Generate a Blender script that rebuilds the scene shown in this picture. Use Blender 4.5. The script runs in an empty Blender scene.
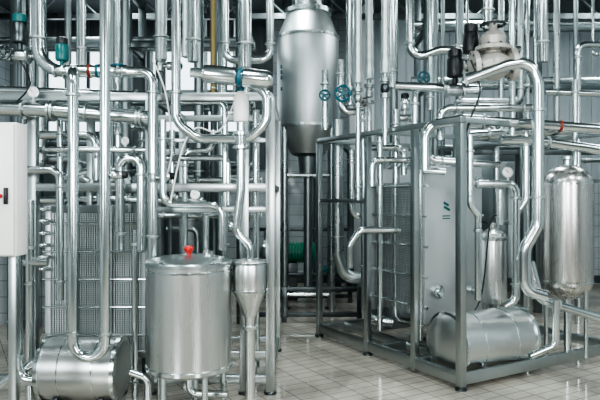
import bpy, bmesh, math, random
from mathutils import Vector, Matrix
random.seed(7)
SC=bpy.context.scene
COL=SC.collection
CEIL=4.9
# ------------------------------------------------------------ measuring helpers
def at(d,u,v):
    x=(u-300)*d/600
    if v=='C': z=CEIL-.01
    elif v=='F': z=0.0
    else: z=1.6-(v-196)*d/600
    return Vector((x,d,z))
def A(d,*uv): return [at(p[2] if len(p)>2 else d,p[0],p[1]) for p in uv]
# right skid local frame
RC=Vector((1.328,4.95,0)); RT=Vector((-.503,.864,0)).normalized(); RS=Vector((.864,.503,0)).normalized()
def R(t,s,z): return RC+RT*t+RS*s+Vector((0,0,z))
RROT=Matrix((RS,RT,Vector((0,0,1)))).transposed()   # x->RS, y->RT

# ------------------------------------------------------------ materials
def mat(name,col,metal=0.,rough=.5,nscale=8.,rvar=.08,bump=0.,stretch=(1,1,1),cvar=.06,emit=0,bdist=.004):
    m=bpy.data.materials.new(name); m.use_nodes=True
    nt=m.node_tree; N=nt.nodes; L=nt.links; b=N['Principled BSDF']
    tc=N.new('ShaderNodeTexCoord'); mp=N.new('ShaderNodeMapping'); mp.inputs['Scale'].default_value=stretch
    nz=N.new('ShaderNodeTexNoise'); nz.inputs['Scale'].default_value=nscale; nz.inputs['Detail'].default_value=4
    L.new(tc.outputs['Object'],mp.inputs['Vector']); L.new(mp.outputs[0],nz.inputs['Vector'])
    cr=N.new('ShaderNodeMix'); cr.data_type='RGBA'
    c=Vector(col)
    cr.inputs[6].default_value=(*(c*(1-cvar)),1); cr.inputs[7].default_value=(*[min(1,k) for k in c*(1+cvar)],1)
    L.new(nz.outputs[0],cr.inputs[0]); L.new(cr.outputs[2],b.inputs['Base Color'])
    mr=N.new('ShaderNodeMapRange'); mr.inputs[1].default_value=.3; mr.inputs[2].default_value=.7
    mr.inputs[3].default_value=max(.03,rough-rvar); mr.inputs[4].default_value=rough+rvar
    L.new(nz.outputs[0],mr.inputs[0]); L.new(mr.outputs[0],b.inputs['Roughness'])
    b.inputs['Metallic'].default_value=metal
    if bump:
        bp=N.new('ShaderNodeBump'); bp.inputs['Strength'].default_value=bump; bp.inputs['Distance'].default_value=bdist
        L.new(nz.outputs[0],bp.inputs['Height']); L.new(bp.outputs[0],b.inputs['Normal'])
    if emit:
        b.inputs['Emission Color'].default_value=(*col,1); b.inputs['Emission Strength'].default_value=emit
    return m
STEEL=mat('polished_steel',(.64,.69,.69),1,.175,3,.01,0,cvar=.02)
STEEL2=mat('satin_steel',(.50,.545,.545),1,.28,4,.015,0,cvar=.03)
BRUSH=mat('brushed_steel',(.62,.64,.63),1,.29,30,.03,.02,(1,1,.03),.04,bdist=.001)
SATIN=mat('matt_satin_steel',(.64,.67,.67),1,.42,20,.03,.0,(1,1,.05),.04)
BRUSHH=mat('brushed_steel_ring',(.63,.65,.64),1,.32,30,.02,.0,(.05,.05,1),.03)
FRAME=mat('frame_steel',(.43,.465,.465),1,.31,4,.02,0)
DARKST=mat('dark_steel',(.11,.125,.13),1,.36,8,.1,.0)
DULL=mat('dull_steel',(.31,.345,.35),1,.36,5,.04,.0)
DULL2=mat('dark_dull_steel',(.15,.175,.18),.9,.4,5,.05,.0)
BRONZ=mat('warm_steel',(.56,.55,.53),1,.27,30,.03,.02,(1,1,.05),bdist=.001)
PANEL=mat('steel_sheet',(.64,.67,.68),.7,.42,6,.03,.0,(1,1,.2),.03)
WHITE=mat('white_enamel',(.80,.80,.77),0,.35,5,.05,0,(1,1,1),.03)
INSUL=mat('pale_cladding',(.58,.62,.62),.8,.35,12,.05,.02)
BLACK=mat('black_rubber',(.012,.014,.016),0,.4)
RED=mat('red_plastic',(.60,.02,.015),0,.35)
ORANGE=mat('rust_red_paint',(.22,.035,.02),0,.4)
BLUE=mat('blue_teal_paint',(.01,.11,.15),0,.4)
TEAL=mat('teal_paint',(.01,.13,.13),0,.35)
GREEN=mat('green_paint',(.02,.26,.16),0,.4)
BEIGE=mat('beige_paint',(.44,.42,.385),.3,.4,14,.1,.15)
GLASSW=mat('dial_white',(.8,.8,.78),0,.3)
LAMP=mat('lamp_glow',(.95,1,1),0,.5,emit=5)
DAY=mat('window_daylight',(.80,.90,.95),0,.3,emit=2.0)
YEL=mat('ochre_cladding',(.30,.23,.09),.2,.5)

def pack_mat():
    m=mat('plate_edge_pattern',(.34,.36,.37),.8,.36)
    nt=m.node_tree; N=nt.nodes; L=nt.links; b=N['Principled BSDF']
    tc=N.new('ShaderNodeTexCoord'); br=N.new('ShaderNodeTexBrick')
    sp=N.new('ShaderNodeSeparateXYZ'); ad=N.new('ShaderNodeMath'); cb=N.new('ShaderNodeCombineXYZ')
    L.new(tc.outputs['Object'],sp.inputs[0]); L.new(sp.outputs[0],ad.inputs[0]); L.new(sp.outputs[1],ad.inputs[1])
    L.new(ad.outputs[0],cb.inputs[0]); L.new(sp.outputs[2],cb.inputs[1]); L.new(cb.outputs[0],br.inputs[0])
    br.inputs['Scale'].default_value=1; br.inputs['Brick Width'].default_value=50.0; br.inputs['Row Height'].default_value=.017
    br.inputs['Mortar Size'].default_value=.0022; br.inputs['Mortar Smooth'].default_value=.5
    br.inputs['Color1'].default_value=(.60,.64,.65,1); br.inputs['Color2'].default_value=(.66,.70,.70,1); br.inputs['Mortar'].default_value=(.24,.27,.28,1)
    L.new(br.outputs['Color'],b.inputs['Base Color'])
    bp=N.new('ShaderNodeBump'); bp.inputs['Strength'].default_value=.5; bp.inputs['Distance'].default_value=.004; bp.invert=True
    L.new(br.outputs['Fac'],bp.inputs['Height']); L.new(bp.outputs[0],b.inputs['Normal'])
    return m
PACK=pack_mat()
def tile_mat(name,c1,c2,mo,w,h,rough,rot=0,axis='XY',metal=0,off=0,ms=.006,mixf=.45,wet=.2,ns=1.3):
    m=bpy.data.materials.new(name); m.use_nodes=True
    nt=m.node_tree; N=nt.nodes; L=nt.links; b=N['Principled BSDF']
    tc=N.new('ShaderNodeTexCoord'); mp=N.new('ShaderNodeMapping'); br=N.new('ShaderNodeTexBrick')
    if axis=='XY': L.new(tc.outputs['Object'],mp.inputs[0])
    else:
        sp=N.new('ShaderNodeSeparateXYZ'); cb=N.new('ShaderNodeCombineXYZ')
        L.new(tc.outputs['Object'],sp.inputs[0]); L.new(sp.outputs[0 if axis=='XZ' else 1],cb.inputs[0]); L.new(sp.outputs[2],cb.inputs[1]); L.new(cb.outputs[0],mp.inputs[0])
    mp.inputs['Rotation'].default_value=(0,0,rot)
    L.new(mp.outputs[0],br.inputs[0]); br.offset=off
    br.inputs['Scale'].default_value=1; br.inputs['Brick Width'].default_value=w; br.inputs['Row Height'].default_value=h
    br.inputs['Mortar Size'].default_value=ms; br.inputs['Mortar Smooth'].default_value=.2
    br.inputs['Color1'].default_value=(*c1,1); br.inputs['Color2'].default_value=(*c2,1); br.inputs['Mortar'].default_value=(*mo,1)
    nz=N.new('ShaderNodeTexNoise'); nz.inputs['Scale'].default_value=ns; nz.inputs['Detail'].default_value=6
    L.new(tc.outputs['Object'],nz.inputs['Vector'])
    mc=N.new('ShaderNodeMapRange'); mc.inputs[1].default_value=.38; mc.inputs[2].default_value=.62; mc.inputs[3].default_value=.40; mc.inputs[4].default_value=1
    L.new(nz.outputs[0],mc.inputs[0])
    mx=N.new('ShaderNodeMix'); mx.data_type='RGBA'; mx.blend_type='MULTIPLY'; mx.inputs[0].default_value=mixf
    L.new(br.outputs['Color'],mx.inputs[6]); L.new(mc.outputs[0],mx.inputs[7])
    L.new(mx.outputs[2],b.inputs['Base Color'])
    mr=N.new('ShaderNodeMapRange'); mr.inputs[1].default_value=.42; mr.inputs[2].default_value=.58; mr.inputs[3].default_value=rough*wet; mr.inputs[4].default_value=rough
    L.new(nz.outputs[0],mr.inputs[0]); L.new(mr.outputs[0],b.inputs['Roughness'])
    bp=N.new('ShaderNodeBump'); bp.inputs['Strength'].default_value=.2; bp.inputs['Distance'].default_value=.002; bp.invert=True
    L.new(br.outputs['Fac'],bp.inputs['Height']); L.new(bp.outputs[0],b.inputs['Normal'])
    b.inputs['Metallic'].default_value=metal
    return m
FLOORM=tile_mat('floor_tiles',(.66,.605,.52),(.60,.55,.47),(.28,.25,.22),.24,.12,.18,rot=math.radians(-30),off=0,mixf=.75,ms=.005,wet=.2,ns=1.6)
FLOORM.node_tree.nodes['Principled BSDF'].inputs['Specular IOR Level'].default_value=1.0
WALLT=tile_mat('wall_tiles',(.56,.60,.62),(.52,.56,.58),(.28,.31,.33),.3,.2,.3,axis='XZ',mixf=.2)
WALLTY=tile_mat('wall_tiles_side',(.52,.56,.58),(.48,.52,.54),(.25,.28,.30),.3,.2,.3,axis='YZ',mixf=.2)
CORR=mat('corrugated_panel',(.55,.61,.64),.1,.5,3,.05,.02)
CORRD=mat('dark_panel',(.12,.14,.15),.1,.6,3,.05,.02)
CEILM=mat('ceiling_paint',(.14,.16,.17),0,.7)
FRONTM=mat('front_wall_paint',(.11,.125,.125),0,.7)
PILLAR=mat('pillar_paint',(.64,.67,.68),0,.5)

# ------------------------------------------------------------ geometry builder
class G:
    def __init__(s): s.bm=bmesh.new()
    def box(s,c,size,rot=None,bev=.0):
        m=Matrix.Translation(c)@((rot or Matrix.Identity(3)).to_4x4())@Matrix.Diagonal((*size,1))
        r=bmesh.ops.create_cube(s.bm,size=1,matrix=m)
        if bev:
            e=list({e for v in r['verts'] for e in v.link_edges})
            bmesh.ops.bevel(s.bm,geom=e,offset=bev,segments=2,affect='EDGES',profile=.5)
        return s
    def bridge(s,a,b):
        na,nb=len(a),len(b); f=s.bm.faces.new
        if na==1 and nb==1: return
        n=max(na,nb)
        for i in range(n):
            j=(i+1)%n
            if na==1: f((a[0],b[i],b[j]))
            elif nb==1: f((a[i],b[0],a[j]))
            else: f((a[i],b[i],b[j],a[j]))
    def lathe(s,prof,o,ax=(0,0,1),n=28):
        o=Vector(o); z=Vector(ax).normalized()
        x=z.orthogonal().normalized(); y=z.cross(x); rings=[]
        for r,h in prof:
            if r<1e-5: rings.append([s.bm.verts.new(o+z*h)])
            else: rings.append([s.bm.verts.new(o+z*h+(x*math.cos(2*math.pi*i/n)+y*math.sin(2*math.pi*i/n))*r) for i in range(n)])
        for a,b in zip(rings,rings[1:]): s.bridge(a,b)
        if len(rings[0])>1: s.bm.faces.new(rings[0])
        if len(rings[-1])>1: s.bm.faces.new(rings[-1][::-1])
        return s
    def cyl(s,a,b,r,n=16):
        a=Vector(a); b=Vector(b); l=(b-a).length
        return s.lathe([(r,0),(r,l)],a,b-a,n)
    def tube(s,pts,r,fil=None,n=18,arc=7):
        pts=[Vector(p) for p in pts]; fil=fil or r*3
        path=[pts[0]]
        for i in range(1,len(pts)-1):
            p=pts[i]; a=p-pts[i-1]; b=pts[i+1]-p; la,lb=a.length,b.length
            a.normalize(); b.normalize(); ang=a.angle(b)
            if ang<.03: path.append(p); continue
            t=min(fil*math.tan(ang/2),.48*la,.48*lb); rr=t/math.tan(ang/2)
            st=p-a*t; pr=(b-a*a.dot(b)).normalized(); c=st+pr*rr
            for k in range(arc+1):
                ph=ang*k/arc; path.append(c-pr*math.cos(ph)*rr+a*math.sin(ph)*rr)
        path.append(pts[-1])
        q=[path[0]]
        for p in path[1:]:
            if (p-q[-1]).length>1e-4: q.append(p)
        path=q
        T=(path[1]-path[0]).normalized(); x=T.orthogonal().normalized(); rings=[]
        for i,p in enumerate(path):
            if i==0: t=(path[1]-p).normalized()
            elif i==len(path)-1: t=(p-path[i-1]).normalized()
            else: t=((path[i+1]-p).normalized()+(p-path[i-1]).normalized()).normalized()
            x=T.rotation_difference(t)@x; T=t; x=(x-t*x.dot(t)).normalized(); y=t.cross(x)
            rings.append([s.bm.verts.new(p+(x*math.cos(2*math.pi*k/n)+y*math.sin(2*math.pi*k/n))*r) for k in range(n)])
        for a,b in zip(rings,rings[1:]): s.bridge(a,b)
        s.bm.faces.new(rings[0]); s.bm.faces.new(rings[-1][::-1])
        return s
    def torus(s,c,ax,R_,r,n=28,m=8):
        c=Vector(c); z=Vector(ax).normalized(); x=z.orthogonal().normalized(); y=z.cross(x); rings=[]
        for i in range(n):
            a=2*math.pi*i/n; d=x*math.cos(a)+y*math.sin(a)
            rings.append([s.bm.verts.new(c+d*(R_+r*math.cos(2*math.pi*k/m))+z*r*math.sin(2*math.pi*k/m)) for k in range(m)])
        for i in range(n): s.bridge(rings[i],rings[(i+1)%n])
        return s
    def obj(s,name,m,parent=None,loc=None,label=None,cat=None,group=None,ang=35):
        par=parent
        off=Vector((0,0,0))
        while par is not None: off+=Vector(par.location); par=par.parent
        loc=Vector(loc)-off if loc is not None else Vector((0,0,0))
        bmesh.ops.recalc_face_normals(s.bm,faces=s.bm.faces[:])
        bmesh.ops.translate(s.bm,verts=s.bm.verts[:],vec=-(off+loc))
        me=bpy.data.meshes.new(name); s.bm.to_mesh(me); s.bm.free()
        me.materials.append(m)
        for p in me.polygons: p.use_smooth=True
        try: me.set_sharp_from_angle(angle=math.radians(ang))
        except Exception: pass
        o=bpy.data.objects.new(name,me); COL.objects.link(o); o.location=loc
        if parent: o.parent=parent
        tag(o,label,cat,group); return o
def tag(o,label=None,cat=None,group=None):
    if label: o['label']=label
    if cat: o['category']=cat
    if group: o['group']=group
def thing(name,loc,label,cat,group=None):
    e=bpy.data.objects.new(name,None); e.empty_display_size=.1; COL.objects.link(e); e.location=Vector(loc)
    tag(e,label,cat,group); return e
def struct(o): o['kind']='structure'; return o

# ------------------------------------------------------------ component makers
def clamp(parent,c,ax,r,m=STEEL2,w=.012,k=1.35):
    G().lathe([(r*1.0,-w),(r*k,-w*.55),(r*k,w*.55),(r*1.0,w)],c,ax,18).obj('pipe_clamp',m,parent,loc=c)
def pipe(pts,r,label='polished stainless steel process pipe',m=STEEL,fil=None,cl=True,cat='pipe',name='steel_pipe',group=None,n=18):
    o=G().tube(pts,r,fil or r*2.6,n).obj(name,m,None,pts[0],label,cat,group)
    if cl:
        for a,b in zip(pts,pts[1:]):
            l=(b-a).length; dr=(b-a).normalized(); f=(fil or r*2.6)
            if l>.45: clamp(o,a+dr*min(f+.05,.3*l),dr,r)
            if l>.9: clamp(o,b-dr*min(f+.06,.3*l),dr,r)
    return o
def pp(d,rpx,*uv,**k): return pipe(A(d,*uv),rpx*d/600,**k)
def handvalve(c,ax,wax,r,m=BLUE,label='blue handwheel valve on a steel pipe',body=STEEL2):
    c=Vector(c); ax=Vector(ax).normalized(); wax=Vector(wax).normalized()
    e=thing('handwheel_valve',c,label,'valve')
    b=r*.62
    G().lathe([(b*1.1,-b*1.3),(b*1.1,-b*1.05),(b*.6,-b),(b*.95,-b*.3),(b*.95,b*.3),(b*.6,b),(b*1.1,b*1.05),(b*1.1,b*1.3)],c,ax,20).obj('valve_body',body,e)
    G().lathe([(b*.6,0),(b*.6,b*1.2),(b*.35,b*1.3),(b*.25,b*2.2)],c,wax,16).obj('bonnet',body,e)
    w=c+wax*b*2.1
    g=G().torus(w,wax,r,r*.16); x=wax.orthogonal().normalized()
    for k in range(5):
        dd=Matrix.Rotation(k*2*math.pi/5,3,wax)@x; g.cyl(w,w+dd*r,r*.11,8)
    g.lathe([(r*.3,-r*.12),(r*.3,r*.12)],w,wax,12)
    g.obj('hand_wheel',m,e)
    return e
def actvalve(c,ax,up,s,m=STEEL,top=BLACK,label='pneumatic valve with steel actuator'):
    c=Vector(c); up=Vector(up).normalized(); e=thing('actuated_valve',c,label,'valve')
    G().lathe([(s*.6,-s*.7),(s*.6,-s*.55),(s*.42,-s*.5),(s*.5,0),(s*.42,s*.5),(s*.6,s*.55),(s*.6,s*.7)],c,ax,18).obj('valve_body',STEEL2,e)
    G().lathe([(s*.2,0),(s*.2,s*.9),(s*.55,s*.95),(s*.6,s*1.1),(s*.6,s*2.3),(s*.5,s*2.45)],c,up,20).obj('actuator',m,e)
    G().lathe([(s*.5,s*2.45),(s*.52,s*2.5),(s*.5,s*3.0),(s*.25,s*3.15),(0,s*3.2)],c,up,18).obj('control_head',top,e)
    return e
def gauge(c,r,face=(0,-1,0),label='round pressure gauge with white dial'):
    c=Vector(c); f=Vector(face).normalized(); e=thing('pressure_gauge',c,label,'gauge')
    G().lathe([(r*.9,-r*.4),(r,-r*.3),(r,r*.1),(r*.88,r*.12),(r*.88,r*.05)],c,f,24).obj('gauge_case',STEEL2,e)
    G().lathe([(r*.82,r*.05),(r*.82,r*.125)],c,f,24).obj('dial',GLASSW,e)
    x=f.cross(Vector((0,0,1))).normalized()
    G().cyl(c+f*r*.15,c+f*r*.15+(x*.5+Vector((0,0,.6)))*r,r*.05,6).obj('needle',BLACK,e)
    G().cyl(c-Vector((0,0,r*.8)),c-Vector((0,0,r*1.9)),r*.14,8).obj('gauge_stem',STEEL2,e)
    return e
def beam(e,a,b,w,h=None,m=FRAME,name='frame_beam'):
    a=Vector(a); b=Vector(b); h=h or w; d=b-a; l=d.length; x=d.normalized()
    if abs(x.z)>.9: y=Vector((0,1,0)) if e.get('rot') is None else RT.copy(); z=x.cross(y).normalized(); y=z.cross(x)
    else: z=Vector((0,0,1)); y=z.cross(x).normalized(); z=x.cross(y)
    rot=Matrix((x,y,z)).transposed()
    return G().box((a+b)/2,(l,w,h),rot,.004).obj(name,m,e)
def motor(e,c,ax,r,l,m):
    c=Vector(c); ax=Vector(ax).normalized()
    prof=[(r*.5,0),(r*.85,.02*l),(r*.9,.08*l)]
    for i in range(9):
        h=l*(.1+.07*i); prof+=[(r*.86,h),(r,h+.005*l),(r,h+.035*l),(r*.86,h+.04*l)]
    prof+=[(r*.95,.76*l),(r*.98,.95*l),(r*.8,l),(0,l)]
    G().lathe(prof,c,ax,24).obj('motor',m,e)
def pump(c,ax,r,m=GREEN,label='green electric centrifugal pump on the floor'):
    c=Vector(c); ax=Vector(ax).normalized(); e=thing('pump',(c.x,c.y,0),label,'pump')
    motor(e,c+ax*r*.5,ax,r*.8,r*3,m)
    G().lathe([(r*.3,-r*.6),(r*.4,-r*.5),(r*.95,-r*.3),(r*1.05,0),(r*1.05,r*.35),(r*.7,r*.5)],c,ax,24).obj('volute',STEEL2,e)
    G().cyl(c+Vector((0,0,0)),c+Vector((0,0,r*1.7)),r*.3).obj('discharge_nozzle',STEEL2,e)
    G().box((c.x+ax.x*r*1.4,c.y+ax.y*r*1.4,(c.z-.7*r)/2),(r*1.6,r*1.4,c.z-r*.7),None,.01).obj('pump_base',DARKST,e)
    return e
def hvessel(c,ax,r,L,label,m=BRUSHH,dome=.28,feet=True,ground=0.,nm='horizontal_vessel',bands=2,flat=False):
    c=Vector(c); ax=Vector(ax).normalized(); e=thing(nm,(c.x,c.y,ground),label,'tank')
    h=L/2
    G().lathe([(r,-h),(r,h)],c,ax,64).obj('shell',m,e)
    def head(sg,D):
        pr=[(r*1.0,h)]+[(r*math.cos(a),h+D*math.sin(a)) for a in [i*math.pi/16 for i in range(1,8)]]+[(0,h+D)]
        return G().lathe(pr,c,ax*sg,64)
    head(1,r*dome).obj('end_cap',BRUSHH,e)
    head(-1,r*(.08 if flat else dome)).obj('end_cap',BRUSHH,e)
    for sg in (1,-1):
        G().lathe([(r,h-.02),(r*1.07,h-.018),(r*1.07,h+.010),(r,h+.012)],c,ax*sg,64).obj('flange_ring',STEEL,e)
    for k in range(bands):
        t=(-.5+ (k+.5)/bands)*L*.9
        G().lathe([(r,t-.006),(r*1.012,t-.005),(r*1.012,t+.005),(r,t+.006)],c,ax,64).obj('weld_band',STEEL,e)
    if feet:
        x=ax; y=Vector((0,0,1)).cross(x)
        rot=Matrix((x,y,Vector((0,0,1)))).transposed()
        for sg in (-1,1):
            p=c+ax*sg*h*.6; zz=(c.z-r*.8+ground)/2
            G().box((p.x,p.y,zz),(.04,r*1.3,max(.02,c.z-r*.8-ground)),rot,.003).obj('saddle_foot',DARKST,e)
    return e

# ------------------------------------------------------------ room
def plane_box(name,c,size,m): return struct(G().box(c,size).obj(name,m,None,c))
XL,XR,YB,YF=-5.2,6.6,11.0,-3.0
plane_box('floor',((XL+XR)/2,4,-.05),(XR-XL,14,.1),FLOORM)
plane_box('ceiling',((XL+XR)/2,4,CEIL+.05),(XR-XL,14,.1),CEILM)
plane_box('wall_left',(XL-.05,4,CEIL/2),(.1,14,CEIL),WALLTY)
plane_box('wall_front',((XL+XR)/2,YF-.05,CEIL/2),(XR-XL,.1,CEIL),FRONTM)
plane_box('wall_back',((XL+XR)/2,YB+.1,CEIL/2),(XR-XL,.1,CEIL),WALLT)
plane_box('wall_partition',(-3.5,7.46,.75),(3.3,.06,1.5),WALLT)
def ribbed(name,x0,x1,z0,z1,y,axis='x',pitch=.2,m=CORR):
    g=G(); n=int((x1-x0)/pitch)
    for i in range(n):
        c=x0+(i+.5)*pitch
        if axis=='x': g.box((c,y,(z0+z1)/2),(pitch*.55,.06,z1-z0),None,.01)
        else: g.box((y,c,(z0+z1)/2),(.06,pitch*.55,z1-z0),None,.01)
    if axis=='x': g.box(((x0+x1)/2,y+.02,(z0+z1)/2),(x1-x0,.03,z1-z0))
    else: g.box((y+.02,(x0+x1)/2,(z0+z1)/2),(.03,x1-x0,z1-z0))
    return struct(g.obj(name,m))
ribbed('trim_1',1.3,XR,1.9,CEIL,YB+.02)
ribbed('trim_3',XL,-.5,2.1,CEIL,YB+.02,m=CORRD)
plane_box('wall_right',(XR+.05,4,CEIL/2),(.1,14,CEIL),WALLTY)
ribbed('trim_2',YF+.1,YB-.1,2.4,CEIL,XR-.04,'y')
struct(G().box(((XL+XR)/2,YB+.03,.07),(XR-XL,.03,.14)).obj('baseboard_back',DULL2))
for i,(x0,x1) in enumerate(((-4.6,-3.1),(-2.7,-1.0))):
    w=struct(G().box(((x0+x1)/2,YB-.05,3.5),(x1-x0,.02,1.5)).obj('window_%d'%(i+1),DAY))
    g=G()
    for x in (x0,(x0+x1)/2,x1): g.box((x,YB-.08,3.5),(.06,.05,1.56))
    for z in (2.75,3.5,4.25): g.box(((x0+x1)/2,YB-.08,z),(x1-x0,.05,.06))
    g.obj('window_frame',DULL2,w)
e=thing('pillar',(1.05,10.4,0),'white painted square concrete pillar by the wall','pillar')
G().box((1.05,10.4,CEIL/2),(.42,.42,CEIL),None,.01).obj('shaft',PILLAR,e)
G().box((1.05,10.4,.1),(.5,.5,.2),None,.01).obj('plinth',DULL,e)
for i,y in enumerate((6.8,9.2)):
    e=thing('roof_truss',(0.7,y,4.35),'dark steel roof truss under the ceiling','beam','roof trusses under the ceiling')
    G().box((.7,y,4.84),(11.7,.1,.1)).obj('top_chord',DARKST,e)
    G().box((.7,y,4.35),(11.7,.08,.08)).obj('bottom_chord',DARKST,e)
    g=G()
    for k in range(24):
        x=-5+k*.48; g.cyl((x,y,4.35+(k%2)*.45),(x+.48,y,4.8-(k%2)*.45),.018,8)
    g.obj('web_bars',DULL2,e)
for x in (-3.0,-.2,2.6,5.0):  # unseen overhead lamps, added as fill light for the hall
    for y in (2.2,7.9):
        e=thing('ceiling_lamp',(x,y,CEIL-.02),'long fluorescent ceiling lamp with white housing','lamp','fluorescent lamps on the ceiling')
        G().box((x,y,CEIL-.04),(.3,1.5,.08),None,.01).obj('lamp_housing',WHITE,e)
        for sx in (-.07,.07): G().cyl((x+sx,y-.7,CEIL-.1),(x+sx,y+.7,CEIL-.1),.018,10).obj('lamp_tube',LAMP,e)
        li=bpy.data.lights.new('lamp_light','AREA'); li.shape='RECTANGLE'; li.size=.45; li.size_y=1.6; li.energy=68; li.color=(.88,.98,.99)
        lo=bpy.data.objects.new('lamp_light',li); COL.objects.link(lo); lo.location=(x,y,CEIL-.14)
def area(loc,target,sx,sy,en,col=(1,1,1)):  # unseen sources behind the camera: windows and a camera flash
    li=bpy.data.lights.new('window_light','AREA'); li.shape='RECTANGLE'; li.size=sx; li.size_y=sy; li.energy=en; li.color=col
    o=bpy.data.objects.new('window_light',li); COL.objects.link(o); o.location=loc
    o.rotation_euler=(Vector(target)-Vector(loc)).to_track_quat('-Z','Y').to_euler(); return o
area((-3.4,-2.4,2.9),(-.3,6,1.3),1.3,2.6,195,(.91,.99,1))
area((3.2,-2.4,2.9),(.3,6,1.3),1.3,2.6,165,(.94,.99,1))
area((.3,-.6,2.3),(0,6,1.2),.5,.4,65,(1,1,1))  # camera flash above the lens, not a window

# ------------------------------------------------------------ centre vessel
d=8.3; k_=d/600; cx=(308-300)*k_
zz=lambda v: 1.6-(v-196)*k_
e=thing('process_vessel',(cx,d,0),'tall stainless vessel with coned top and bottom on tubular legs','tank')
rb=.425
G().lathe([(.24,zz(154)),(.25,zz(152)),(.275,zz(150)),(rb-.02,zz(131)),(rb,zz(127)),(rb,zz(40)),(rb-.01,zz(37)),(.30,zz(16)),(.29,zz(14))],(cx,d,0),n=96).obj('shell',SATIN,e)
G().lathe([(.31,zz(16)),(.325,zz(15)),(.325,zz(11)),(.22,zz(10)),(.22,CEIL-.02)],(cx,d,0),n=48).obj('top_neck',STEEL2,e)
for v in (127,39):
    G().lathe([(rb,zz(v)-.02),(rb+.012,zz(v)-.016),(rb+.012,zz(v)+.016),(rb,zz(v)+.02)],(cx,d,0),n=96).obj('weld_band',STEEL2,e)
for a in (35,145,215,325):
    ca,sa=math.cos(math.radians(a)),math.sin(math.radians(a)); x=cx+.39*ca; y=d+.39*sa
    G().cyl((x,y,0),(x,y,zz(129)),.042).obj('leg',STEEL2,e); G().lathe([(.08,0),(.08,.02),(.042,.03)],(x,y,0)).obj('foot',DARKST,e)
for v in (176,292):
    q=[(cx+.39*math.cos(math.radians(a)),d+.39*math.sin(math.radians(a)),zz(v)) for a in (35,145,215,325)]
    for i in range(4): G().cyl(q[i],q[(i+1)%4],.024,10).obj('leg_brace',STEEL2,e)
G().lathe([(.06,.35),(.06,zz(176)),(.12,zz(174)),(.14,zz(157)),(.22,zz(155))],(cx,d,0),n=28).obj('bottom_outlet',DULL,e)
g=G()
for i,dz in enumerate((0,-.075,-.15,-.30)):
    a=math.radians(212); x=cx+(rb+.003)*math.cos(a); y=d+(rb+.003)*math.sin(a)
    rot=Matrix.Rotation(a+math.pi/2,3,'Z')
    g.box((x,y,3.33+dz),(.05,.006,.012),rot); g.box((x,y,3.355+dz),(.05,.006,.012),rot); g.box((x,y,3.34+dz),(.012,.006,.05),rot)
g.obj('painted_marking',BLUE,e)
e=thing('floor_rack',(-.1,8.3,0),'low dark steel rack carrying pipes below the vessel','rack')
for z in (.10,.42):
    for y in (7.6,9.0): beam(e,(-.75,y,z),(.75,y,z),.055,m=DARKST)
for x in (-.75,-.2,.75):
    for y in (7.6,9.0): beam(e,(x,y,0),(x,y,1.1 if y>8.5 else .45),.06,m=DARKST,name='frame_post')
beam(e,(-.75,9.0,1.1),(.75,9.0,1.1),.055,m=DARKST)
for x in (-.75,.75): beam(e,(x,7.6,.42),(x,9.0,.42),.05,m=DARKST)
pump((-.5,9.35,.72),(1,0,0),.21)
pump((.75,10.0,.35),(-1,0,0),.11,TEAL,'teal electric pump beside the pillar')
pump((-1.6,9.4,.4),(1,0,0),.14)

# ------------------------------------------------------------ background pipe racks
def rack(x0,x1,y,zs,n,label):
    e=thing('pipe_rack',((x0+x1)/2,y,0),label,'rack')
    for i in range(n):
        x=x0+(x1-x0)*i/(n-1)
        for yy in (y-.35,y+.35): beam(e,(x,yy,0),(x,yy,CEIL-.02),.09,m=DULL2,name='frame_post')
        for z in zs: beam(e,(x,y-.35,z),(x,y+.35,z),.07,m=DULL2)
    for z in zs: beam(e,(x0,y-.35,z),(x1,y-.35,z),.07,m=DULL2)
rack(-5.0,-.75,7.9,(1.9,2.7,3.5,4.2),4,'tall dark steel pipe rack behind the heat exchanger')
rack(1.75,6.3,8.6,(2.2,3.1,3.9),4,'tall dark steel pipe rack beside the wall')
lab='distant steel pipe lying on the overhead pipe rack'
i=0
for z in (1.9,2.7,3.5,4.2):
    for y in (7.62,7.82,8.05):
        r=(.04,.05,.06)[i%3]; i+=1
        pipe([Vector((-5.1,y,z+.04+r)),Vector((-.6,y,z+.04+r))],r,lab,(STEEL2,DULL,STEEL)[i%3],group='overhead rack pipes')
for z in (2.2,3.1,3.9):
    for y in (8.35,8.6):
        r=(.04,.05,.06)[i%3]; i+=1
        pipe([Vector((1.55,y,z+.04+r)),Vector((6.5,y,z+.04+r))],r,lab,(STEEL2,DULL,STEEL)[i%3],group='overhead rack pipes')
def tangle(x0,x1,y0,y1,z0,z1,n,mats,grp):
    for i in range(n):
        x=x0+(x1-x0)*(i+random.random()*.6)/n; y=y0+(y1-y0)*((i*5)%7)/6; r=random.choice((.02,.03,.04,.055))
        z=random.uniform(z0,z1); dx=random.choice((-1,1))*random.uniform(.3,.9); m=random.choice(mats)
        top=i%2; zend=CEIL-.01 if top else 0
        x2=min(max(x+dx,x0),x1)
        if i%4==0: pts=[Vector((x,y,0)),Vector((x,y,CEIL-.01))]
        elif i%4<3: pts=[Vector((x,y,zend)),Vector((x,y,z)),Vector((x2,y,z)),Vector((x2,y,CEIL-.01 if i%4==1 else 0))]
        else: pts=[Vector((x,y,zend)),Vector((x,y,z)),Vector((x2+.02,y,z)),Vector((x2+.02,y+.12,z)),Vector((x2+.02,y+.12,0))]
        if abs(x2-x)<.15: pts=[Vector((x,y,0)),Vector((x,y,CEIL-.01))]
        pipe(pts,r,'bent service pipe in the dense piping behind the skids',m,group=grp,n=14)
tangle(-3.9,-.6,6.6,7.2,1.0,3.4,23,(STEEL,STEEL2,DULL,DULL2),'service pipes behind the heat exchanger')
tangle(.85,5.2,7.4,8.05,1.3,3.6,17,(STEEL,STEEL2,DULL),'service pipes behind the open skid')
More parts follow.
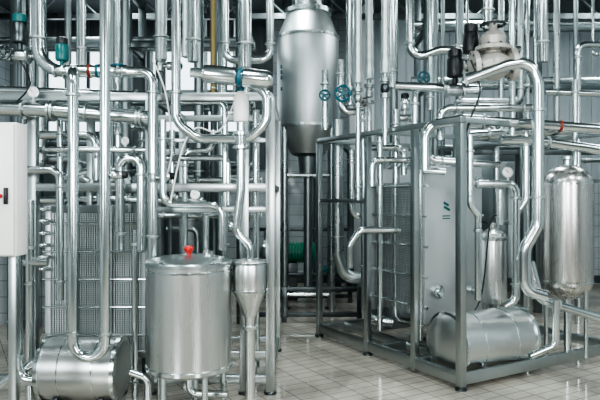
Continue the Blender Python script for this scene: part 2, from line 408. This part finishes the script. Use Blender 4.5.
tangle(-1.6,1.2,9.95,10.05,.8,3.4,7,(DULL,DULL2,STEEL2),'service pipes along the wall')
for x,y,r,h in ((-3.6,9.8,.75,2.5),(-1.9,10.1,.6,2.4),(3.4,10.1,.6,2.3)):
    e=thing('storage_vessel',(x,y,0),'large dull upright storage tank near the wall','tank')
    G().lathe([(r,.3),(r,h-.3),(r*.92,h-.15),(r*.6,h-.03),(0,h)],(x,y,0),n=40).obj('shell',DULL,e)
    for a in (45,135,225,315): G().cyl((x+r*.8*math.cos(math.radians(a)),y+r*.8*math.sin(math.radians(a)),0),(x+r*.8*math.cos(math.radians(a)),y+r*.8*math.sin(math.radians(a)),.32),.05).obj('leg',DULL2,e)
    G().lathe([(r,h*.5),(r*1.02,h*.5+.01),(r*1.02,h*.5+.05),(r,h*.5+.06)],(x,y,0),n=40).obj('weld_band',STEEL2,e)

# ------------------------------------------------------------ LEFT SKID frame
e=thing('skid_frame',(-1.4,5.5,0),'square-tube stainless frame carrying the plate heat exchanger','frame')
ZT=2.37; FY=4.86
XS=[-.24,-1.21,-2.16]
for y in (FY,6.2):
    for x in XS+([-.45] if y<5 else []):
        beam(e,(x,y,.02),(x,y,ZT),.072,name='frame_post')
        G().lathe([(.05,0),(.05,.02),(.02,.025)],(x,y,0)).obj('foot',DARKST,e)
    for z in (.12,1.67,ZT+.03): beam(e,(XS[2]-.35,y,z),(XS[0]+.015,y,z),.064)
beam(e,(-1.21,FY,1.49),(-.24,FY,1.49),.045); beam(e,(-1.21,FY,2.05),(-.24,FY,2.05),.035)
beam(e,(-2.16,FY,.32),(-.24,FY,.32),.05)
for x in XS:
    for z in (.12,1.67,ZT+.03): beam(e,(x,FY+.02,z),(x,6.18,z),.055)
def phe_left():
    y=5.45; e=thing('plate_heat_exchanger',(-1.9,y,0),'plate heat exchanger with thin ribbed plates between steel frames','heat exchanger')
    x0=(47-300)*y/600; x1=(147-300)*y/600; zb=.18; zt=1.47; w=.46
    yc=y+w/2
    for x in (x0,x0+.245,x0+.55,x1-.03):
        G().box((x+.02,yc,(zb+zt)/2),(.05,w+.06,zt-zb+.08),None,.006).obj('frame_plate',PANEL,e)
    xx=[x0+.045,x0+.24,x0+.295,x0+.545,x0+.6,x1-.035]
    for i in (0,2,4):
        a,b=xx[i],xx[i+1]; g=G(); n=max(6,int((b-a)/.020))
        for j in range(n):
            t=a+(j+.5)*(b-a)/n; g.box((t,yc,(zb+zt)/2),((b-a)/n*.66,w-(j%2)*.004,zt-zb-.05))
        g.obj('plate_pack',PACK,e)
    G().cyl((x0-.15,yc,zt+.09),(x1+.1,yc,zt+.09),.035).obj('carrying_bar',STEEL,e)
    G().cyl((x0-.05,yc,zb-.02),(x1+.05,yc,zb-.02),.02).obj('guide_bar',STEEL,e)
    for z in (.35,.6,.85,1.1,1.35):
        G().cyl((x0-.02,y-.045,z),(x1+.06,y-.045,z),.010,10).obj('tightening_bolt',STEEL,e)
    for x in (x0+.02,x1-.01): G().box((x,yc,.09),(.06,w+.06,.18),None,.004).obj('foot',DARKST,e)
phe_left()

# ------------------------------------------------------------ left: tank
d=4.35; tx=(189.5-300)*d/600
e=thing('lidded_tank',(tx,d,0),'round brushed stainless tank with red-knobbed lid on short legs','tank')
r=.303; zb=.37
G().lathe([(.05,zb-.04),(r*.9,zb-.025),(r,zb),(r,1.11)],(tx,d,0),n=96).obj('shell',BRUSH,e)
G().lathe([(r+.002,1.10),(r+.012,1.105),(r+.012,1.125),(r+.004,1.135),(.2,1.165),(.05,1.18),(0,1.181)],(tx,d,0),n=96).obj('lid',STEEL2,e)
G().lathe([(r,zb-.005),(r+.01,zb),(r+.01,zb+.025),(r,zb+.03)],(tx,d,0),n=96).obj('rim_band',STEEL,e)
G().lathe([(r,1.06),(r+.006,1.063),(r+.006,1.075),(r,1.078)],(tx,d,0),n=96).obj('rim_band',STEEL,e)
G().lathe([(.016,1.17),(.016,1.2),(.03,1.205),(.034,1.225),(.026,1.24),(0,1.245)],(tx,d-.03,0),n=20).obj('lid_knob',RED,e,label='red lid knob')
G().lathe([(.045,1.165),(.045,1.195),(.03,1.2)],(tx+.13,d+.05,0),n=20).obj('lid_port',STEEL,e)
for a in (20,90,160,235,305):
    x=tx+.25*math.cos(math.radians(a)); y=d+.25*math.sin(math.radians(a))
    G().cyl((x,y,.01),(x,y,zb),.022).obj('leg',STEEL2,e); G().lathe([(.04,0),(.04,.015),(.022,.02)],(x,y,0)).obj('foot',DARKST,e)
G().tube([Vector((tx,d,zb-.03)),Vector((tx,d,.17)),Vector((tx+.28,d-.02,.17))],.028,.06).obj('drain_pipe',STEEL,e)
d=4.4; fx=(250-300)*d/600; k_=d/600; zz=lambda v: 1.6-(v-196)*k_
e=thing('funnel_vessel',(fx,d,0),'small stainless hopper with conical bottom on a pipe stand','vessel')
G().lathe([(.036,.0),(.038,zz(318)),(.05,zz(314)),(.118,zz(293)),(.124,zz(290)),(.124,zz(262)),(.118,zz(260)),(.05,zz(259))],(fx,d,0),n=48).obj('shell',BRUSH,e)
for v in (263,290): G().lathe([(.124,zz(v)-.008),(.132,zz(v)-.006),(.132,zz(v)+.008),(.12,zz(v)+.01)],(fx,d,0),n=48).obj('rim_band',STEEL,e)
G().lathe([(.038,zz(330)),(.055,zz(329)),(.055,zz(326)),(.038,zz(325))],(fx,d,0),n=24).obj('pipe_clamp',STEEL,e)
G().lathe([(.08,0),(.08,.015),(.036,.02)],(fx,d,0),n=24).obj('foot',DARKST,e)
hvessel(at(4.47,85,368),(1,-.02,0),.225,.55,'horizontal stainless cylinder with flanged ends near the floor',dome=.12)
pp(4.25,3.5,(130,372),(148,378),(148,'F'),label='short steel drain pipe to the floor',cl=False)
pp(4.3,5.5,(17,225),(17,379),(44,381),label='polished steel pipe elbowing into the horizontal cylinder')
pp(4.35,4.5,(-10,392),(20,372),(44,356),label='short inclined steel pipe stub',cl=False)

# control cabinet
d=3.6; X1=-1.704; wd=.62; xc=X1-wd/2
e=thing('control_cabinet',(xc,d,0),'cream enamelled control cabinet with door handle on steel stand','cabinet')
G().box((xc,d+.085,1.64),(wd,.15,.81),None,.012).obj('body',WHITE,e)
dr=G().box((xc,d-.0,1.64),(wd-.02,.022,.79),None,.006).obj('door',WHITE,e)
G().box((X1-.05,d-.022,1.60),(.02,.03,.10),None,.005).obj('handle',BLACK,dr)
G().lathe([(.014,0),(.014,.02),(.01,.025)],(X1-.09,d-.01,1.60),(0,-1,0)).obj('push_button',RED,dr)
G().lathe([(.014,0),(.014,.02),(.01,.025)],(X1-.15,d-.01,1.88),(0,-1,0)).obj('push_button',GREEN,dr)
for x in (X1-.55,X1-.06): G().box((x,d+.1,.62),(.05,.05,1.24),None,.004).obj('stand_leg',FRAME,e)
G().box((xc,d+.1,.015),(.62,.3,.03),None,.004).obj('stand_base',DARKST,e)

# ------------------------------------------------------------ left pipes
S='polished stainless steel '
pp(4.15,5.4,(73,72,4.75),(73,72),(73,357),(105,357),(105,'C'),fil=.108,label='polished steel pipe making a U-bend before the horizontal cylinder')
pp(4.5,5.5,(128,72,4.62),(153,72,4.62),(153,258,4.62),label=S+'pipe dropping behind the lidded tank')
pp(4.75,6.4,(38,'C'),(38,71),(128,71),label=S+'pipe turning from the ceiling to horizontal run',fil=.2)
pp(4.9,4.5,(-60,56),(36,56),label='straight horizontal steel pipe')
pp(4.75,7.2,(-60,106),(60,111),(150,118),label='thick horizontal steel header pipe',fil=.5)
pp(4.5,4.8,(176,'C'),(176,122),(198,139),(250,139),(267,122),(267,92),(250,84),label=S+'pipe sweeping in a wide loop',fil=.16)
pp(5.1,4.5,(-60,88),(155,96),label='straight horizontal steel pipe below the header')
pp(4.72,4.6,(120,250),(120,158),(141,158),(141,250),label='steel pipe making an inverted U with tight elbows',fil=.08)
pp(4.95,3.2,(30,150),(150,150),label='thin horizontal steel pipe')
pp(4.72,4,(0,170),(60,170),(60,300),label='steel pipe elbowing downwards beside the plates')
pp(4.5,3.6,(163,120),(163,205),(222,205),(222,250),label='steel pipe bending above the lidded tank',fil=.09)
pp(5.0,3,(160,158),(228,158),(228,205),label='thin bent steel pipe with soft elbow')
pp(4.7,4.2,(30,'F'),(30,265),(30,200),label='vertical steel pipe beside the cabinet')
pp(4.7,4.2,(20,262),(48,262),label='short horizontal steel branch pipe',cl=False)
for i,v in enumerate((209,221,233,245,257,269)):
    pp(5.35,2.0,(26,v),(50,v),(50,v,5.5),label='small steel manifold branch pipe',cl=False,group='small manifold pipes beside the heat exchanger')
pp(4.75,5.6,(193,'C'),(193,62),label='vertical steel pipe from the ceiling')
pp(5.0,6.5,(245,'C'),(245,68),label='thick vertical steel pipe from the ceiling')
pp(6.4,2.4,(213,'C'),(213,100),m=YEL,label='thin ochre painted vertical pipe')
pp(4.9,6.0,(161,'C'),(161,60),m=STEEL2,label='thick vertical steel pipe from the ceiling')
pp(5.1,4,(82,'C'),(82,66),label='vertical steel pipe above the header')
pp(5.2,3.2,(117,'C'),(117,108),label='thin vertical steel pipe from the ceiling')
pp(4.95,3.0,(160,102),(225,102),(225,150),label='thin bent steel pipe with soft elbow')
pp(5.5,4,(225,'C'),(225,60),(270,60),(270,'C'),label='steel U-bend pipe below the ceiling')
pp(5.3,3,(185,180),(262,180),label='thin horizontal steel pipe')
pp(5.4,3.4,(150,215),(262,215),label='horizontal steel pipe behind the lidded tank')
pp(5.0,3.2,(225,120),(225,260),label='vertical steel pipe behind the hopper')
pp(5.2,3.6,(256,110),(256,370),(256,'F'),label='vertical steel pipe beside the frame post')
pp(4.75,3.2,(135,230),(135,'F'),label='vertical steel pipe behind the tank')
pp(5.1,3.2,(172,130),(172,200),(206,200),(206,'F'),label='steel pipe stepping down behind the tank')
pp(5.05,3.0,(213,130),(213,150),(185,152),(185,'F'),label='steel pipe stepping down behind the tank')
pp(5.25,3.2,(60,120),(60,178),(90,178),(90,205),label='bent steel pipe above the plate pack')
pp(5.25,3.2,(118,120),(118,180),(100,180),(100,205),label='bent steel pipe above the plate pack')
pp(5.3,4.2,(-60,135),(96,135),(96,180),label='steel pipe elbowing down to the plate pack')
pp(4.4,4.4,(241,150),(241,190),(236,232),(250,246),(250,262),label='curved steel pipe feeding the hopper',fil=.1)
d=4.28
c=at(d,238,77); ax=Vector((1,0,-.10)).normalized()
e=thing('inline_strainer',c,'long horizontal steel strainer housing with teal flange','strainer')
G().lathe([(.045,-.25),(.06,-.245),(.066,-.22),(.066,-.02),(.05,.0),(.05,.03),(.066,.04),(.066,.20),(.055,.235),(.04,.25)],c,ax,32).obj('housing',STEEL,e)
G().lathe([(.06,.0),(.068,.005),(.068,.022),(.06,.027)],c,ax,28).obj('flange',BLUE,e)
G().lathe([(.035,-.34),(.035,-.25)],c,ax,28).obj('inlet_spigot',STEEL,e)
c=at(4.4,241,150)
e=thing('actuated_valve',c,'white and steel pneumatic valve above the hopper pipe','valve')
G().lathe([(.03,0),(.06,.01),(.06,.03),(.04,.04),(.045,.10),(.06,.11),(.06,.13),(.03,.14),(.03,.20)],c,n=24).obj('valve_body',STEEL,e)
G().lathe([(.03,.20),(.053,.21),(.056,.23),(.056,.38),(.045,.41),(.02,.43)],c,n=28).obj('actuator',WHITE,e)
G().lathe([(.02,.43),(.026,.435),(.026,.47),(0,.475)],c,n=20).obj('control_head',BLUE,e)
handvalve(at(4.7,118,71),(1,0,0),(0,-.3,1),.04,BLUE,'blue handwheel valve on the horizontal pipe')
actvalve(at(4.72,62,71),(1,0,0),(0,0,1),.085,TEAL,BLACK,'teal actuated valve standing on the horizontal pipe')
actvalve(at(4.85,20,56),(1,0,0),(0,0,1),.11,DARKST,TEAL,'dark actuated valve on the straight pipe')
handvalve(at(4.85,8,56),(1,0,0),(0,-1,.2),.06,DARKST,'dark handwheel valve on the straight pipe')
def band(dd,u,v,rpx,ax,m,label):
    c=at(dd,u,v); r=rpx*dd/600
    G().lathe([(r*.8,-.012),(r,-.01),(r,.01),(r*.8,.012)],c,ax,24).obj('marker_band',m,None,c,label,'band')
band(4.75,90,71,7.0,(1,0,0),ORANGE,'dark red marker band around the pipe')
band(4.75,98,71,7.0,(1,0,0),BLUE,'blue marker band around the pipe')
for u in (140,52):
    c=at(4.75,u,111 if u<100 else 117); r=7.2*4.75/600
    G().lathe([(r,-.025),(r*1.5,-.022),(r*1.5,-.004),(r*1.2,-.003),(r*1.2,.003),(r*1.5,.004),(r*1.5,.022),(r,.025)],c,(1,0,-.05),24).obj('pipe_flange',STEEL2,None,c,'bolted pair of flanges on the header pipe','flange','flanges on the header pipe')
actvalve(at(5.0,160,66),(0,0,1),(1,0,0),.06,STEEL,BLUE,'small steel valve with blue head')
gauge(at(4.75,33,92),.045)
gauge(at(4.95,125,141),.035)
gauge(at(4.5,195,195),.035)
actvalve(at(4.15,105,175),(0,0,1),(1,0,0),.05,STEEL,BLACK,'small side-mounted steel valve')
actvalve(at(4.6,153,178),(0,0,1),(1,0,.1),.055,STEEL,BLACK,'small side-mounted steel valve')
def cable(pts,r,m,label):
    q=[]
    P_=[Vector(p) for p in pts]; P_=[P_[0]]+P_+[P_[-1]]
    for i in range(1,len(P_)-2):
        for k in range(8):
            t=k/8; a,b,c,dd=P_[i-1],P_[i],P_[i+1],P_[i+2]
            q.append(.5*((2*b)+(c-a)*t+(2*a-5*b+4*c-dd)*t*t+(3*b-a-3*c+dd)*t**3))
    q.append(P_[-1])
    return G().tube(q,r,r,8).obj('cable',m,None,q[0],label,'cable')
cable(A(4.55,(153,60),(166,95),(172,150),(163,185)),.006,WHITE,'thin white drooping cable')
cable(A(4.5,(240,88),(220,130),(196,128),(182,150),(170,204)),.006,WHITE,'thin white drooping cable')
cable(A(4.75,(20,60),(30,85),(12,106)),.007,BLACK,'black drooping cable near the valve')

# ------------------------------------------------------------ RIGHT SKID
e=thing('skid_frame',R(1,1,0),'open square-tube stainless skid frame with base rails','frame'); e['rot']=1
TL=2.2; W=2.1; ZR=2.2
for (t,s) in ((0,0),(.57,0),(1.28,0),(TL,0),(0,W),(1.1,W),(TL,W),(TL,W/2)):
    beam(e,R(t,s,.02),R(t,s,ZR),.058 if (t,s)!=(0,0) else .065,name='frame_post')
for s in (0,W):
    beam(e,R(-.02,s,ZR+.03),R(TL+.02,s,ZR+.03),.05); beam(e,R(-.02,s,.09),R(TL+.02,s,.09),.05,.1)
for t in (0,1.1,TL):
    beam(e,R(t,.03,ZR+.03),R(t,W-.03,ZR+.03),.048); beam(e,R(t,.03,.09),R(t,W-.03,.09),.05,.096)
beam(e,R(.57,.03,.09),R(.57,W,.09),.05,.08)
beam(e,R(0,.35,.09),R(TL,.35,.09),.05,.08)
beam(e,R(1.28,0,1.55),R(TL,0,1.55),.045)
for (t,s) in ((0,0),(1.28,0),(TL,0),(0,W),(TL,W)):
    G().lathe([(.05,0),(.05,.02),(.025,.03)],R(t,s,0)).obj('foot',DARKST,e)

# right PHE
e=thing('plate_heat_exchanger',R(1.2,.7,0),'plate heat exchanger with large steel end plate inside the skid','heat exchanger')
s0,s1=.385,1.17; zb,zt=.34,1.9
G().box(R(.88,(s0+s1)/2,(zb+zt)/2),(s1-s0,.04,zt-zb),RROT,.008).obj('end_plate',PANEL,e)
G().box(R(1.75,(s0+s1)/2,(zb+zt)/2),(s1-s0,.04,zt-zb),RROT,.008).obj('end_plate',PANEL,e)
g=G()
for j in range(32): g.box(R(.965+j*.0240,(s0+s1)/2,(zb+zt)/2-.05),(s1-s0-.1-(j%2)*.008,.015,zt-zb-.22),RROT)
g.obj('plate_pack',PACK,e)
for z in (.5,.8,1.1,1.4,1.7):
    for s in (s0+.01,s1-.01): G().cyl(R(.84,s,z),R(1.8,s,z),.014,10).obj('tightening_bolt',STEEL,e)
G().cyl(R(.8,(s0+s1)/2,zt+.03),R(1.9,(s0+s1)/2,zt+.03),.03).obj('carrying_bar',STEEL,e)
for t in (.88,1.75): G().box(R(t,(s0+s1)/2,.22),(s1-s0-.2,.05,.26),RROT,.004).obj('foot',FRAME,e)
for s,z in ((s0+.12,.66),(s1-.12,.62),(s1-.12,1.74)):
    G().lathe([(.045,0),(.045,.05),(.065,.055),(.065,.075),(.04,.08),(.04,.1)],R(.86,s,z),-RT,20).obj('nozzle',STEEL,e)
slant=RROT@Matrix.Rotation(math.radians(25),3,'Y')
G().box(R(.856,.66,1.52),(.07,.006,.022),slant).obj('painted_line',TEAL,e)
G().box(R(.856,.67,1.475),(.085,.006,.022),slant).obj('painted_line',TEAL,e)
G().box(R(.856,.66,1.40),(.10,.006,.010),RROT).obj('painted_line',TEAL,e)
G().box(R(.856,.66,1.375),(.10,.006,.010),RROT).obj('painted_line',TEAL,e)

hax=Vector((.9,.43,0)).normalized()
hvessel(R(.29,.13,.30)+hax*.405,hax,.265,.81,'fat horizontal stainless cylinder with domed end on skid rails',ground=.13,dome=.22,bands=2)
# vertical pressure tank right
d=5.65; tx=(567-300)*d/600; k_=d/600; zz=lambda v: 1.6-(v-196)*k_; r=24.5*k_
e=thing('pressure_tank',(tx,d,0),'upright stainless pressure tank with rounded domed ends','tank')
zt_,zb_=zz(184),zz(280); D=.18
pr=[(0,zb_-D)]+[(r*math.sin(a),zb_-D*math.cos(a)) for a in [i*math.pi/20 for i in range(1,10)]]+[(r,zb_),(r,zt_)]+[(r*math.cos(a),zt_+D*math.sin(a)) for a in [i*math.pi/20 for i in range(1,10)]]+[(0,zt_+D)]
G().lathe(pr,(tx,d,0),n=72).obj('shell',BRONZ,e)
for v in (184,280): G().lathe([(r,zz(v)-.008),(r*1.01,zz(v)-.006),(r*1.01,zz(v)+.006),(r,zz(v)+.008)],(tx,d,0),n=72).obj('weld_band',STEEL,e)
G().lathe([(.035,zz(170)),(.035,zz(160)),(.055,zz(159)),(.055,zz(157)),(.03,zz(156))],(tx,d,0)).obj('top_nozzle',STEEL,e)
for a in (60,180,300):
    x=tx+r*.85*math.cos(math.radians(a)); y=d+r*.85*math.sin(math.radians(a)); G().cyl((x,y,.12),(x,y,zz(278)),.018).obj('leg',STEEL2,e)
G().cyl((tx,d,.14),(tx,d,zz(297)),.028).obj('bottom_outlet',STEEL,e)
c=at(6.0,493,302)
e=thing('filter_housing',c,'slim bright upright filter housing on a single post','filter')
G().lathe([(.03,-.10),(.05,-.02),(.13,0),(.135,.03),(.135,.64),(.12,.69),(.05,.73),(.03,.74),(.03,.79)],c,n=48).obj('shell',BRUSH,e)
G().lathe([(.135,.62),(.15,.625),(.15,.65),(.135,.655)],c,n=48).obj('clamp_ring',STEEL2,e)
q=c+RT*.10; G().cyl(q+Vector((0,0,.02)),Vector((q.x,q.y,.13)),.018,10).obj('leg',STEEL2,e)

# right pipes
pp(5.0,6,(466,80),(505,66),(530,62),(538,84),(538,225),(525,248),(525,290),(545,296),label='thick polished pipe sweeping over and down the skid',fil=.17)
pp(5.25,5,(425,170),(425,126),(462,119),(640,132),label='steel pipe running above the skid frame',fil=.14)
pp(5.6,4.5,(395,86),(440,88),(480,90),label='steel pipe joining the overhead valve')
pp(5.5,4.0,(440,140),(440,108),(540,108),label='horizontal steel pipe with elbow above the frame',fil=.1)
pp(7.2,6,(338,120),(338,255),(345,277),(372,279),m=STEEL2,label=S+'pipe with bottom elbow beside the skid',fil=.16)
pp(6.35,5,(363,104),(366,250),(366,318),(392,323),label=S+'vertical pipe turning under the heat exchanger',fil=.12)
pp(6.0,4.2,(392,'C'),(392,88),label='vertical steel pipe from the ceiling')
pp(6.4,3.6,(396,110),(396,320),(420,324),label='vertical steel pipe through the skid')
pp(5.8,3.4,(415,90),(415,170),(445,172),label='steel pipe with elbow near the end plate')
pp(5.4,4.0,(478,184),(516,184),(516,300),(505,306),label='steel pipe looping beside the slim filter',fil=.08)
pp(5.5,3.6,(526,130),(526,200),(515,215),(515,262),label='bent steel pipe beside the pressure tank')
pp(5.5,5,(500,140),(530,140),(600,150),label='horizontal steel pipe behind the pressure tank')
pp(6.6,5,(600,128),(560,130),(470,136),label='horizontal steel pipe across the skid')
pp(5.1,3.4,(556,300),(556,345),(530,356),label='steel pipe from the pressure tank to the cylinder')
pp(5.2,4.4,(530,262),(540,300),(600,318),label='inclined steel pipe below the pressure tank',fil=.12)
pp(5.0,3.4,(470,135),(470,205),(478,215),(478,300),label='steel pipe in front of the end plate',fil=.08)
pp(6.0,4,(350,'C'),(350,105),label='vertical steel pipe from the ceiling')
pp(5.6,3,(420,135),(420,340),label='thin vertical steel pipe inside the skid')
pp(6.1,3,(380,130),(380,330),label='thin vertical steel pipe inside the skid')
pp(6.7,3,(352,150),(352,215),(372,218),(372,320),label='thin stepped steel pipe by the skid corner')
pp(6.3,3.2,(368,148),(404,148),(404,175),label='thin bent steel pipe over the plate pack')
pp(5.7,3.4,(428,140),(428,160),(500,165),label='thin steel pipe over the end plate')
pp(5.3,3,(500,190),(500,225),label='short steel pipe above the slim filter')
pp(7,4.4,(410,'C'),(410,60),(440,50),(520,50),label='overhead steel pipe with elbow')
pp(7,3,(430,'C'),(430,110),label='thin vertical steel pipe from the ceiling')
pp(5.2,5,(488,'C'),(488,30),label='vertical steel pipe to the beige valve')
pp(6.5,3.4,(512,'C'),(512,140),label='thin vertical steel pipe from the ceiling')
pp(5.3,5,(543,'C'),(543,62),label='vertical steel pipe from the ceiling')
pp(6.3,3,(575,80),(575,165),label='thin vertical steel pipe above the tank')
pp(6.7,3,(545,92),(600,94),label='thin horizontal steel pipe')
pp(5.9,3,(372,186),(372,160),(425,160),label='thin steel pipe above the plate pack')
pp(5.9,3.6,(400,230),(360,230),(350,245),(350,268),label='bent steel branch pipe beside the skid')
for u,dd,vb,ve in ((358,5.9,84,200),(369,6.15,80,150),(385,5.7,74,145),(186,4.85,58,0)):
    a=at(dd,u,'C'); b=at(dd,u,vb); l=(a-b).length; r=3.6*dd/600; pr=[(r*.6,0),(r*1.3,.01),(r*1.35,.10),(r*1.0,.16)]
    h=.18
    while h<l-.05:
        pr+=[(r,h),(r*1.12,h+.03),(r*1.12,h+.045),(r,h+.075)]; h+=.12
    pr+=[(r,l)]
    G().lathe(pr,b,(0,0,1),20).obj('clad_riser_pipe',INSUL,None,b,'pale clad riser pipe with banded cladding','pipe','clad riser pipes to the ceiling')
    if ve:
        q=pipe([b+Vector((0,0,.02)),at(dd,u,ve)],r*.72,'steel pipe continuing down from the clad riser',group='steel pipes below the clad risers')
        for vv in (vb+6,vb+22):
            G().lathe([(r*.7,-.02),(r*1.45,-.018),(r*1.45,-.003),(r*1.1,-.002),(r*1.1,.002),(r*1.45,.003),(r*1.45,.018),(r*.7,.02)],at(dd,u,vv),(0,0,1),20).obj('flange',STEEL2,q)
        G().lathe([(r*.7,-.05),(r*1.2,-.03),(r*1.3,0),(r*1.2,.03),(r*.7,.05)],at(dd,u,vb+14),(0,0,1),20).obj('check_valve',DARKST if u==385 else STEEL2,q)
handvalve(at(6.1,325,96),(0,0,1),(-.1,-1,0),.05)
handvalve(at(6.0,341,95),(0,0,1),(.1,-1,0),.075)
handvalve(at(6.2,422,80),(1,0,0),(0,-1,.1),.06)
handvalve(at(6.3,363,104),(0,0,1),(0,-1,.2),.045,ORANGE,'dark red handwheel valve on the riser')
pp(6.1,3.5,(325,70),(325,130),label='short steel pipe carrying a handwheel valve')
pp(6.0,3.5,(341,60),(341,112),(363,112),label='short steel pipe elbow carrying a handwheel valve')
actvalve(at(5.4,455,90),(1,0,0),(0,0,1),.12,BLACK,BLACK,'black diaphragm valve above the skid frame')
actvalve(at(5.3,471,66),(1,0,0),(0,0,1),.12,BLACK,BLACK,'black control valve on the overhead pipe')
actvalve(at(6.0,405,118),(1,0,0),(0,0,1),.08,STEEL,BLACK,'steel pneumatic valve on the skid frame')
c=at(5.1,493,66); e=thing('globe_valve',c,'large beige cast globe valve with flanges above the skid','valve')
G().lathe([(.14,-.18),(.14,-.14),(.08,-.12),(.12,-.05),(.13,0),(.12,.05),(.08,.12),(.14,.14),(.14,.18)],c,(1,0,.08),28).obj('valve_body',BEIGE,e)
G().lathe([(.07,.05),(.07,.12),(.15,.13),(.15,.16),(.10,.18),(.11,.24),(.09,.27),(.04,.30),(.03,.36)],c,(0,0,1),28).obj('bonnet',BEIGE,e)
g=G().torus(c+Vector((0,0,.35)),(0,0,1),.10,.012)
for k in range(4):
    a=k*math.pi/2; g.cyl(c+Vector((0,0,.35)),c+Vector((.1*math.cos(a),.1*math.sin(a),.35)),.009,8)
g.obj('hand_wheel',DARKST,e)
for sg in (-.16,.16):
    for k in range(8):
        a=k*math.pi/4; q=c+Vector((1,0,.08)).normalized()*sg+Vector((0,math.cos(a)*.118,math.sin(a)*.118)); G().cyl(q-Vector((.035,0,0)),q+Vector((.035,0,0)),.01,6).obj('flange_bolt',DARKST,e)
for k in range(8):
    a=k*math.pi/4+.2; q=c+Vector((math.cos(a)*.128,math.sin(a)*.128,.145)); G().cyl(q-Vector((0,0,.03)),q+Vector((0,0,.035)),.011,6).obj('flange_bolt',DARKST,e)
gauge(at(5.4,508,172.5),.05)
gauge(at(5.8,438,161),.045)
band(5.25,560,126.2,5.8,(1,0,-.07),ORANGE,'dark red marker band around the skid pipe')
pump(R(1.5,1.6,.35),-RS,.13,STEEL2,'stainless motor pump on the skid')
cable(A(5.0,(471,60),(480,90),(470,120),(462,150)),.008,BLACK,'black cable hanging from the control valve')
cable(A(5.6,(500,215),(490,225),(480,300),(455,330)),.007,BLACK,'black cable running down to the cylinder')

# ------------------------------------------------------------ world & camera
w=bpy.data.worlds.new('World'); SC.world=w; w.use_nodes=True
w.node_tree.nodes['Background'].inputs[0].default_value=(.75,.85,.9,1); w.node_tree.nodes['Background'].inputs[1].default_value=.35
cam=bpy.data.cameras.new('Camera'); co=bpy.data.objects.new('Camera',cam); COL.objects.link(co)
co.location=(0,0,1.6); co.rotation_euler=(math.pi/2,0,0); cam.sensor_width=36; cam.lens=36; cam.shift_y=-4/600
SC.camera=co
try: SC.view_settings.look='AgX - High Contrast'
except Exception: pass
